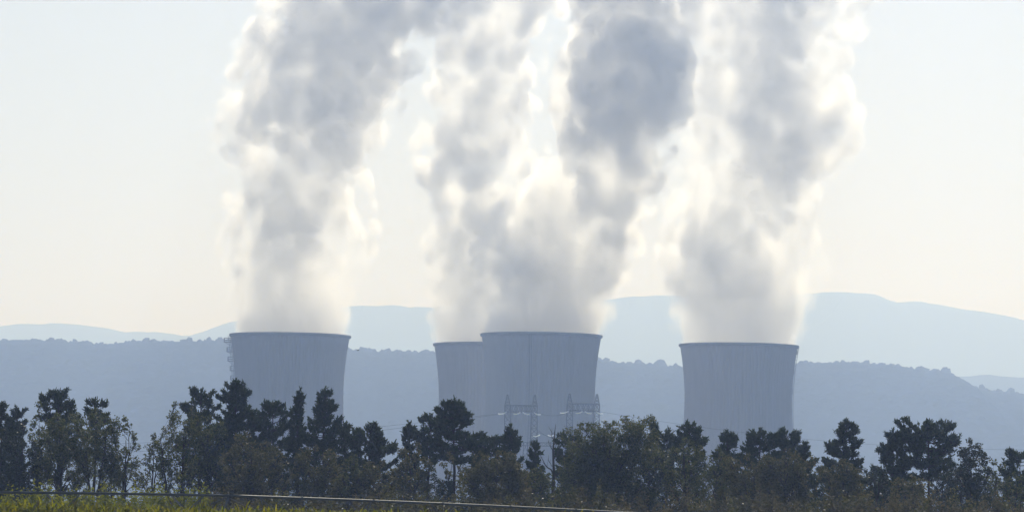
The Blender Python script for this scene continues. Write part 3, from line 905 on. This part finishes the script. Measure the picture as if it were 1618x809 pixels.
def pine(px, ytop, half, Y, label, seed, clear=0.3, profile='cone', dense=1.0, group='dark pines in the tree line', lean=0.0):
    """clear: share of the height that is bare trunk; profile: cone, round or flat crown."""
    rg = np.random.default_rng(1000 + seed)
    Yr = Y * TREE_K
    top = P(px, ytop, Yr); g = ground_z(top.x, Yr)
    h = (top.z - g) / TREE_K; W = half * Y / F_PX
    root = empty('pine_tree', (top.x, Yr, g), 0, label, 'pine tree', group); root.scale = (TREE_K,) * 3
    tm = MB()
    n = 9
    wob = np.cumsum(rg.normal(0, 0.07, (n + 1, 2)), 0); wob -= np.linspace(0, 1, n + 1)[:, None] * wob[-1]
    tp = [Vector((wob[i, 0] + lean * (i / n - 1), wob[i, 1], h * 0.97 * i / n)) for i in range(n + 1)]
    tr = [0.016 * h * (1 - 0.9 * i / n) + 0.02 for i in range(n + 1)]
    tm.tube(tp, tr, 7)

    def axis(z):
        t = min(max(z / (h * 0.97), 0), 1) * n; i = min(int(t), n - 1)
        return tp[i].lerp(tp[i + 1], t - i)
    C, D, LL = [], [], []
    z0 = h * clear
    nw = max(5, int((h - z0) / 1.25))
    nbr = int(nw * 8.5 * dense)
    for k in range(nbr):
        w_ = int(k * nw / nbr)
        t = min(0.985, (w_ + 0.35 + rg.normal(0, 0.30)) / nw); t = max(t, 0.0)
        z = z0 + (h * 0.965 - z0) * t
        if profile == 'cone': f = (1 - t) ** 0.6 * (0.72 + 0.28 * min(1, t * 5)) + 0.08
        elif profile == 'round': f = math.sqrt(max(0, 1 - (abs(t - 0.42) / 0.62) ** 2.2)) + 0.08
        else: f = (0.5 + 0.5 * smooth01(0.1, 0.5, t)) * math.sqrt(max(0.0, 1 - max(0, (t - 0.5) / 0.53) ** 2)) + 0.08
        ln = W * 1.12 * float(f) * rg.uniform(0.35, 1.2)
        az = k * 2.399 + rg.normal(0, 0.35)
        up = (0.02 + 0.5 * t + rg.normal(0, 0.13)) * ln
        p0 = axis(z - 0.1); p1 = p0 + Vector((math.cos(az) * ln, math.sin(az) * ln, up))
        br = bent(p0, p1, ln * 0.28, 4, rg, 0.05)
        tm.tube(br, [0.035 + 0.012 * ln, 0.03 + 0.009 * ln, 0.03, 0.022, 0.012], 4, False)
        nt = max(6, int(ln * 9.5))
        for j in range(nt):
            u = 0.38 + 0.62 * math.sqrt((j + rg.uniform(0, 1)) / nt)
            u = min(u, 0.999)
            i = min(int(u * 4), 3); q = br[i].lerp(br[i + 1], u * 4 - i)
            sidew = rg.normal(0, 0.20 * ln * (1.15 - 0.7 * u)) + rg.normal(0, 0.12)
            sv = Vector((-math.sin(az), math.cos(az), 0)) * sidew
            c = q + sv + Vector((rg.normal(0, 0.1), rg.normal(0, 0.1), abs(rg.normal(0, 0.16)) + 0.04))
            dirv = Vector((math.cos(az) * 0.6 + sv.x * 0.4, math.sin(az) * 0.55 + sv.y * 0.4, 0.85 + 0.5 * t)).normalized()
            C.append(c); D.append(dirv); LL.append(rg.uniform(0.5, 0.85))
            if abs(sidew) > 0.35: tm.tube([br[i], c], [0.018, 0.008], 3, False)
    for j in range(7):                                   # the leader
        z = h * (0.93 + 0.012 * j); c = axis(z) + Vector((rg.normal(0, 0.12), rg.normal(0, 0.12), 0))
        c.z = z - 0.25; C.append(c); D.append(Vector((rg.normal(0, 0.2), rg.normal(0, 0.2), 1)).normalized()); LL.append(0.8)
    C = np.array([tuple(c) for c in C]); D = np.array([tuple(c) for c in D]); LL = np.array(LL)
    tm.build('trunk', MAT['bark'], root, True)
    link('crown', needles_mesh('crown', C, D, LL, rg), MAT['pine'], root)
    return root


def broadleaf(px, ytop, half, Y, label, seed, mat='oak', base=0.25, n_clump=26, dens=1.0, name='oak_tree', cat='oak tree', group='leafy trees in the tree line',
              leaf=0.29, multi=1, ivy=False, open_=1.0):
    rg = np.random.default_rng(2000 + seed)
    Yr = Y * TREE_K
    top = P(px, ytop, Yr); g = ground_z(top.x, Yr)
    h = (top.z - g) / TREE_K; W = 1.22 * half * Y / F_PX
    root = empty(name, (top.x, Yr, g), 0, label, cat, group); root.scale = (TREE_K,) * 3
    tm = MB()
    zb = h * base
    cl = []
    for k in range(n_clump):
        t = (k + 0.5) / n_clump
        zc = zb + (h - zb) * (0.08 + 0.80 * t)
        u = (zc - zb) / (h - zb)
        rad = W * math.sqrt(max(0.05, 1 - (abs(u - 0.45) / 0.62) ** 2)) * rg.uniform(0.7, 1.15)
        az = k * 2.399 + rg.normal(0, 0.4); rr_ = rad * math.sqrt(rg.uniform(0.05, 0.75))
        cr = rg.uniform(0.17, 0.36) * W * (1.15 - 0.4 * u)
        cl.append((Vector((math.cos(az) * rr_, math.sin(az) * rr_, min(zc, h - cr * 0.8))), max(cr, 0.45)))
    cl.append((Vector((rg.normal(0, 0.1 * W), 0, h - 0.5)), 0.5))
    stems = []
    for s in range(multi):
        off = Vector((rg.normal(0, 0.25 * W * (multi > 1)), rg.normal(0, 0.1), 0))
        tip = Vector((off.x * 1.5 + rg.normal(0, 0.12 * W), rg.normal(0, 0.12 * W), h * rg.uniform(0.68, 0.8)))
        st = bent(off * 0.6, tip, 0.4, 6, rg, 0.10)
        r0 = 0.017 * h / math.sqrt(multi) + 0.04
        tm.tube(st, [r0 * (1 - 0.8 * i / 6) for i in range(7)], 7)
        stems.append((st, r0))
    LC = []
    for c, cr in cl:
        st, r0 = min(stems, key=lambda s: (s[0][3] - c).xy.length)
        zj = max(zb * 0.7, c.z - (c.xy.length * 1.0 + 1.2))
        i = min(range(7), key=lambda q: abs(st[q].z - zj)); p0 = st[i]
        rb = max(0.03, r0 * (1 - 0.8 * i / 6) * 0.55)
        br = bent(p0, c, -0.25 * (c - p0).length * 0.4, 4, rg, 0.14)
        tm.tube(br, [rb, rb * 0.75, rb * 0.55, rb * 0.4, rb * 0.22], 5, False)
        tw = rand_dirs(rg, 6) * cr * 0.9
        for q in tw: tm.tube([br[3], c + Vector(q) * 0.55 + Vector((0, 0, 0.05)), c + Vector(q)], [0.025, 0.016, 0.008], 3, False)
        nl = int(300 * dens * (cr ** 2.0))
        nl = max(nl, 70)
        # leaves gather in sprays round the twig tips, leaving gaps
        sp = np.array(c) + np.concatenate([tw, rand_dirs(rg, 13) * cr * rg.uniform(0.5, 1.05, (13, 1))])
        idx = rg.integers(0, len(sp), nl)
        LC.append(sp[idx] + rg.normal(0, 0.19 * cr * open_, (nl, 3)) * np.array([1, 1, 0.8]))
    LC = np.concatenate(LC)
    LC = LC[(LC[:, 2] < h + 0.1) & (LC[:, 2] > 0.1)]
    tm.build('trunk', MAT['bark'], root, True)
    link('crown', leaves_mesh('crown', LC, leaf, rg), MAT[mat], root)
    if ivy:
        n = 2600
        zz = rg.uniform(0.2, h * 0.6, n); a = rg.uniform(0, 6.28, n); rr_ = 0.55 * rg.uniform(0.6, 1.25, n) * (1 - 0.35 * zz / (h * 0.6)) * (1 + 0.3 * np.sin(zz * 2.3))
        st = stems[0][0]
        sx = np.interp(zz, [p.z for p in st], [p.x for p in st]); sy = np.interp(zz, [p.z for p in st], [p.y for p in st])
        link('ivy', leaves_mesh('ivy', np.stack([sx + rr_ * np.cos(a), sy + rr_ * np.sin(a), zz], -1), 0.24, rg), MAT['dark'], root)
    return root


def shrub(px, ytop, half, Y, label, seed, mat, dens=1.0, group='shrubs along the foot of the trees', name='shrub', cat='shrub'):
    rg = np.random.default_rng(3000 + seed)
    Yr = Y * TREE_K
    top = P(px, ytop, Yr); g = ground_z(top.x, Yr)
    h = max((top.z - g) / TREE_K, 0.8); W = half * Y / F_PX
    root = empty(name, (top.x, Yr, g), 0, label, cat, group); root.scale = (TREE_K,) * 3
    n = int(330 * dens * W * h ** 0.8 + 200)
    d = rand_dirs(rg, n); d[:, 2] = np.abs(d[:, 2])
    rr_ = rg.random(n) ** 0.45
    lump = 0.72 + 0.35 * np.sin(3 * np.arctan2(d[:, 1], d[:, 0]) + seed) * d[:, 2] + 0.18 * np.sin(7 * d[:, 0] + seed * 2) + 0.14 * rg.normal(size=n)
    C = d * (rr_ * lump)[:, None] * np.array([W, W, h * 1.0]) + np.array([0, 0, 0.05])
    sm = MB()
    for k in range(9):
        q = C[rg.integers(0, n)]
        sm.tube([(rg.normal(0, 0.1), rg.normal(0, 0.1), 0), tuple(q * 0.5 + np.array([0, 0, 0.2])), tuple(q)], [0.035, 0.02, 0.008], 4, False)
    sm.build('stem', MAT['bark'], root)
    link('foliage', leaves_mesh('foliage', C, 0.33, rg), MAT[mat], root)
    return root


# (x, top y, half width, distance, label, clear, profile, density)
pines = [
    (2, 637, 17, 650, 'slim dark pine at the open end of the tree line by the shrubs', 0.1, 'round', 1.0),
    (27, 643, 16, 655, 'narrow dark pine with a ragged tip at the tree line', 0.1, 'round', 1.0),
    (93, 617, 27, 660, 'pine whose dark tuft rises above the leafy oaks, taller of two', 0.45, 'flat', 1.1),
    (152, 629, 20, 662, 'pine whose small flat-topped tuft just clears the oaks', 0.5, 'flat', 1.0),
    (318, 617, 30, 655, 'ragged pine leaning against the tallest pine', 0.35, 'round', 1.0),
    (374, 600, 50, 650, 'tallest broad conical pine, before the tower with the stair', 0.12, 'cone', 1.45),
    (432, 637, 34, 655, 'open crowned pine at the foot of the tower with the stair', 0.3, 'flat', 1.0),
    (474, 614, 17, 652, 'slim spire-topped pine in a close pair before the tower', 0.35, 'cone', 1.25),
    (514, 614, 33, 648, 'tall open pine with bare trunk, broader of a close pair', 0.38, 'cone', 1.25),
    (545, 668, 20, 655, 'low side pine beneath the tall open pine', 0.3, 'round', 1.0),
    (586, 673, 36, 648, 'dense dark round-topped pine standing alone before the hillside', 0.25, 'round', 1.3),
    (648, 667, 20, 655, 'slender pine beside the umbrella-shaped pine', 0.35, 'cone', 1.2),
    (680, 655, 20, 652, 'pine with a long bare trunk beside the umbrella-shaped pine', 0.55, 'flat', 1.2),
    (718, 631, 46, 648, 'umbrella-shaped pine with bare trunk before the half hidden tower', 0.52, 'cone', 1.5),
    (768, 692, 30, 652, 'low flat pine spreading beside the umbrella-shaped pine', 0.5, 'flat', 1.2),
    (808, 673, 22, 650, 'compact conical pine below a steel portal', 0.3, 'cone', 1.5),
    (845, 697, 19, 648, 'small open pine beside the bare dead tree', 0.3, 'cone', 1.0),
    (898, 688, 20, 652, 'low bushy pine between the dead tree and the great oak', 0.35, 'round', 1.0),
    (1033, 662, 16, 655, 'pine tip rising out of the great oak crown', 0.45, 'cone', 1.1),
    (1055, 680, 15, 655, 'lower pine tip beside the great oak crown', 0.45, 'round', 1.0),
    (1089, 668, 24, 650, 'pine with upturned candle branches at the edge of the lone tower', 0.45, 'flat', 1.0),
    (1150, 681, 22, 652, 'small round pine beside the sky gap, before the lone cooling tower', 0.4, 'round', 1.1),
    (1200, 680, 26, 655, 'small flat-topped pine between two others before the lone tower', 0.5, 'flat', 1.1),
    (1240, 681, 24, 652, 'small flat-topped pine above the rust-brown oak at the lone tower', 0.45, 'flat', 1.1),
    (1270, 697, 24, 648, 'pine sloping down from the edge of the lone tower', 0.3, 'cone', 1.0),
    (1338, 663, 42, 648, 'open conical pine with a thin leader before the bare hillside', 0.25, 'cone', 1.2),
    (1411, 679, 36, 650, 'pyramidal dark pine with upswept branches between two wider pines', 0.2, 'cone', 1.4),
    (1468, 670, 44, 652, 'wide pine with a bare trunk and dead lower branches showing', 0.5, 'flat', 1.4),
    (1612, 718, 30, 650, 'dark pine at the low end of the tree line', 0.3, 'round', 1.1),
]
for i, (x, yt, hw_, Yd, lab, clr, pr, de) in enumerate(pines):
    pine(x, yt, hw_, Yd, lab, i, clr, pr, de)

oaks = [
    # x, top, half, Y, label, mat, base, clumps, dens, multi, ivy
    (62, 634, 22, 640, 'thin leafy tree with a loose side branch beside the taller tuft pine', 'oak', 0.3, 16, 0.8, 1, True),
    (30, 668, 34, 636, 'dark leafy tree filling the open end of the tree line', 'dark', 0.1, 26, 0.9, 1, True),
    (98, 650, 42, 634, 'grey-brown leafy oak under the taller tuft pine', 'oak', 0.28, 30, 0.8, 1, True),
    (150, 644, 40, 630, 'oak with slender branching stems under the flat tuft pine', 'oak', 0.32, 30, 0.7, 2, False),
    (196, 655, 26, 632, 'rounded oak on the near side of the gap in the tree line', 'oak', 0.3, 22, 0.75, 2, False),
    (243, 683, 24, 634, 'sparse small oak standing in the gap in the tree line', 'oak', 0.2, 20, 0.6, 2, False),
    (285, 634, 36, 632, 'loose grey-green oak on the far side of the gap', 'oak', 0.3, 30, 0.65, 2, False),
    (330, 655, 36, 634, 'oak with a thick ivy-clad trunk below the ragged pine', 'oak', 0.35, 26, 0.7, 1, True),
    (395, 680, 44, 628, 'brownish oak under the tallest pine', 'brown', 0.12, 32, 0.8, 1, True),
    (447, 715, 26, 632, 'low dark leafy tree beside the brown oak', 'dark', 0.1, 20, 0.8, 1, False),
    (500, 702, 42, 626, 'pale brown-leaved oak below the close pair of pines', 'brown', 0.12, 34, 0.75, 2, False),
    (560, 715, 30, 630, 'dark oak with a straight stem beside the round-topped pine', 'oak', 0.1, 24, 0.8, 1, True),
    (600, 728, 34, 628, 'low oak below the round-topped pine', 'brown', 0.1, 26, 0.8, 1, False),
    (655, 700, 30, 630, 'leafy oak below the slender pine', 'brown', 0.12, 26, 0.8, 1, False),
    (712, 712, 17, 626, 'ivy-wrapped narrow tree below the umbrella-shaped pine', 'brown', 0.06, 16, 0.9, 1, True),
    (785, 712, 50, 622, 'broad brown-leaved oak below the compact conical pine', 'brown', 0.08, 40, 0.85, 1, False),
    (845, 735, 30, 628, 'dark low oak beside the dead tree', 'oak', 0.08, 24, 0.85, 1, False),
    (968, 655, 66, 620, 'great broad leafy oak, the widest crown in the tree line', 'oak', 0.14, 62, 0.8, 1, False),
    (915, 690, 36, 624, 'oak shouldering against the great oak', 'oak', 0.12, 30, 0.8, 1, False),
    (1025, 690, 38, 628, 'dark oak behind the flank of the great oak', 'dark', 0.1, 30, 0.9, 1, False),
    (1085, 690, 34, 624, 'oak with trailing branches below the candle-branched pine', 'oak', 0.25, 28, 0.7, 1, False),
    (1135, 705, 26, 628, 'dense oak beside a sky gap below the small pines', 'oak', 0.15, 22, 0.85, 1, False),
    (1180, 716, 44, 622, 'brown-green oak below the small pines', 'brown', 0.06, 36, 0.95, 1, True),
    (1242, 706, 46, 620, 'rust-brown oak before the edge of the lone tower', 'brown', 0.06, 38, 0.95, 1, False),
    (1335, 722, 42, 624, 'rust-brown oak below the open conical pine', 'brown', 0.06, 34, 0.9, 1, False),
    (1385, 735, 28, 630, 'dark leafy tree between two pines', 'dark', 0.08, 22, 0.9, 1, False),
    (1440, 748, 36, 622, 'low tawny thicket tree below the pyramidal pine', 'brown', 0.05, 28, 0.85, 2, False),
    (1530, 692, 38, 628, 'dense dark ivy-covered tree beside the wide pine', 'dark', 0.08, 40, 1.0, 1, True),
    (1572, 724, 18, 632, 'thin leaning tree by the ivy-covered tree', 'oak', 0.3, 14, 0.6, 1, False),
    (1600, 745, 26, 626, 'pale leafy tree below the pine at the low end', 'oak', 0.1, 22, 0.75, 2, False),
]
for i, (x, yt, hw_, Yd, lab, mt, bs, nc, de, mu, iv) in enumerate(oaks):
    broadleaf(x, yt, hw_, Yd, lab, i, mt, bs, nc, de, multi=mu, ivy=iv)

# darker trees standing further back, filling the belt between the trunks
back = [(12, 690), (60, 700), (120, 705), (178, 715), (300, 715), (352, 690), (420, 708), (470, 730), (535, 735), (625, 742), (690, 748), (750, 735), (880, 738), (940, 712),
        (1060, 712), (1112, 738), (1160, 728), (1215, 722), (1290, 735), (1310, 742), (1372, 738), (1425, 732), (1490, 722), (1508, 712), (1556, 738), (1588, 742)]
BACK_NEAR = ['slim pine', 'ragged narrow pine', 'taller tuft pine', 'flat tuft pine', 'loose grey-green oak', 'ragged leaning pine', 'tallest pine', 'open crowned pine', 'close pair of pines',
             'slender pine', 'bare-trunked pine', 'low flat pine', 'dead tree', 'great oak', 'candle-branched pine', 'trailing oak', 'dense oak', 'brown-green oak', 'sloping pine', 'gap by the conical pine',
             'pyramidal pine', 'tawny thicket', 'wide bare-trunked pine', 'ivy-covered tree', 'thin leaning tree', 'pale leafy tree']
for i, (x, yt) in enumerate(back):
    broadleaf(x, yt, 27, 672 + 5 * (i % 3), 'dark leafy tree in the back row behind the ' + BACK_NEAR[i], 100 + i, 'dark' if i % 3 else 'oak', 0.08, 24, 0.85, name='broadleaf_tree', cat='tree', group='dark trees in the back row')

# bare dead tree
rg = np.random.default_rng(77)
dt = P(875, 670, 640 * TREE_K); gd = ground_z(dt.x, 640 * TREE_K); hd = (dt.z - gd) / TREE_K
dead = empty('dead_tree', (dt.x, 640 * TREE_K, gd), 0, 'bare dead tree with forked branches and no leaves', 'dead tree'); dead.scale = (TREE_K,) * 3
dm = MB(); dm.tube([(0.1, 0, 0), (0.0, 0, hd * 0.3), (0.1, 0, hd * 0.55), (-0.05, 0, hd * 0.75), (0.12, 0, hd * 0.9), (0.25, 0, hd)], [0.3, 0.24, 0.18, 0.12, 0.07, 0.02], 7)
dm.build('trunk', MAT['dead_bark'], dead, True)
for z, dx, dy, up, r in ((0.52, -1.9, 0.3, 2.6, 0.13), (0.5, 1.7, -0.2, 1.2, 0.11), (0.66, 1.0, 0.3, 1.8, 0.09), (0.72, -0.8, -0.3, 1.7, 0.07), (0.8, 0.9, 0, 1.5, 0.06), (0.86, -0.5, 0.2, 1.3, 0.05), (0.6, -0.9, 0.5, 0.9, 0.06)):
    bm_ = MB(); p0 = Vector((0.05, 0, hd * z)); p1 = p0 + Vector((dx, dy, up))
    br = bent(p0, p1, 0.5, 5, rg, 0.07); bm_.tube(br, [r, r * 0.8, r * 0.65, r * 0.5, r * 0.35, 0.015], 5)
    for q in range(3):
        s = br[2 + q]; bm_.tube([s, s + Vector((rg.normal(0, 0.4), rg.normal(0, 0.3), rg.uniform(0.3, 0.9)))], [0.035, 0.01], 4)
    bm_.build('branch', MAT['dead_bark'], dead)

# shrubs: sunlit yellow-green at the open end, dry brambles further along
sr = random.Random(9)
ANCHOR = [(0, 'slim pine'), (60, 'thin leafy tree'), (98, 'taller tuft pine'), (150, 'flat tuft pine'), (196, 'rounded oak'), (243, 'gap in the trees'), (285, 'loose grey-green oak'), (330, 'ivy-clad oak trunk'),
          (374, 'tallest pine'), (432, 'open crowned pine'), (474, 'spire-topped pine'), (514, 'tall open pine'), (586, 'round-topped pine'), (648, 'slender pine'), (715, 'umbrella-shaped pine'), (768, 'low flat pine'),
          (808, 'compact conical pine'), (845, 'small open pine'), (875, 'dead tree'), (915, 'shouldering oak'), (968, 'great oak'), (1033, 'pine tip in the great oak'), (1089, 'candle-branched pine'), (1150, 'small round pine'),
          (1200, 'small flat-topped pine'), (1242, 'rust-brown oak'), (1270, 'sloping pine'), (1338, 'open conical pine'), (1411, 'pyramidal pine'), (1468, 'wide bare-trunked pine'), (1530, 'ivy-covered tree'),
          (1572, 'thin leaning tree'), (1612, 'pine at the low end')]
seen = {}
k = 0
for row in (0, 1):
    for x in range(-40, 1680, 30 if row == 0 else 44):
        xx = x + sr.uniform(-8, 8)
        if xx < 330:
            yt = sr.uniform(766, 784); mt = 'lime'; what = 'sunlit yellow-green shrub'
        else:
            yt = sr.uniform(768, 796); mt = 'dry' if sr.random() < 0.65 else 'brown'
            what = 'dry brown bramble bush' if mt == 'dry' else 'brown-leaved bush'
        if row: yt += 9
        near = min(ANCHOR, key=lambda a: abs(a[0] - xx))[1]
        c_ = seen.get((what, near), 0); seen[(what, near)] = c_ + 1
        where = ('at the foot of the', 'a step before the', 'well before the', 'beside the foot of the', 'close by the')[min(c_, 4)]
        shrub(xx, yt + (xx - 800) * 0.004, sr.uniform(24, 36), sr.uniform(575, 604) - 22 * row, what + ' ' + where + ' ' + near, k, mt,
              group='yellow-green shrubs' if mt == 'lime' else 'brown bushes along the tree line'); k += 1
for x, yt in ((52, 769), (68, 772)):
    shrub(x, yt, 14 if x < 60 else 10, 570, ('bright lime shrub rising just above the irrigation pipe' if x < 60 else 'smaller lime shrub leaning on the bright one above the pipe'), k, 'lime', 1.2, 'lime shrubs above the pipe'); k += 1

# ------------------------------------------------------------------ a bird in the air
bp = P(565.5, 553.5, 900)
bird = empty('bird', bp, 0.4, 'small dark bird flying over the wooded hill beside the tower', 'bird')
MAT['bird'] = plain_mat('feathers', (0.05, 0.045, 0.04), 0.8)
MB().tube([(-0.26, 0, 0), (-0.2, 0, 0.01), (-0.05, 0, 0), (0.1, 0, 0.02), (0.18, 0, 0.05), (0.25, 0, 0.04), (0.31, 0, 0.03)], [0.03, 0.05, 0.085, 0.07, 0.045, 0.04, 0.006], 8).build('body', MAT['bird'], bird, True)
for s in (-1, 1):
    w = MB()
    pts = [(0.1, 0.03 * s, 0.03), (0.12, 0.22 * s, 0.13), (0.04, 0.5 * s, 0.17), (-0.02, 0.46 * s, 0.165), (-0.05, 0.22 * s, 0.12), (-0.08, 0.03 * s, 0.02)]
    w.v = [Vector(p) for p in pts] + [Vector(p) + Vector((0, 0, 0.012)) for p in pts]
    w.f = [(0, 1, 4, 5), (1, 2, 3, 4), (11, 10, 7, 6), (10, 9, 8, 7)] + [(i, (i + 1) % 6, 6 + (i + 1) % 6, 6 + i) for i in range(6)]
    w.build('wing', MAT['bird'], bird)

# ------------------------------------------------------------------ haze
hx0, hx1, hy0, hy1, hz0, hz1 = -5200, 5200, -200, 17000, -2.0, 960.0
hm = MB().box(((hx0 + hx1) / 2, (hy0 + hy1) / 2, (hz0 + hz1) / 2), (hx1 - hx0, hy1 - hy0, hz1 - hz0))
m = bpy.data.materials.new('haze'); m.use_nodes = True
N, L = m.node_tree.nodes, m.node_tree.links
N.remove(N['Principled BSDF'])
pv = N.new('ShaderNodeVolumePrincipled')
pv.inputs['Color'].default_value = (0.41, 0.575, 1.0, 1)
pv.inputs['Absorption Color'].default_value = (1, 1, 1, 1)
pv.inputs['Density'].default_value = 2.2e-4
pv.inputs['Anisotropy'].default_value = 0.56
pv.inputs['Density Attribute'].default_value = ''
pv.inputs['Temperature Attribute'].default_value = ''
L.new(pv.outputs[0], N['Material Output'].inputs['Volume'])
tag(hm.build('haze', m), 'pale blue summer haze filling the whole valley', 'haze', kind='stuff')
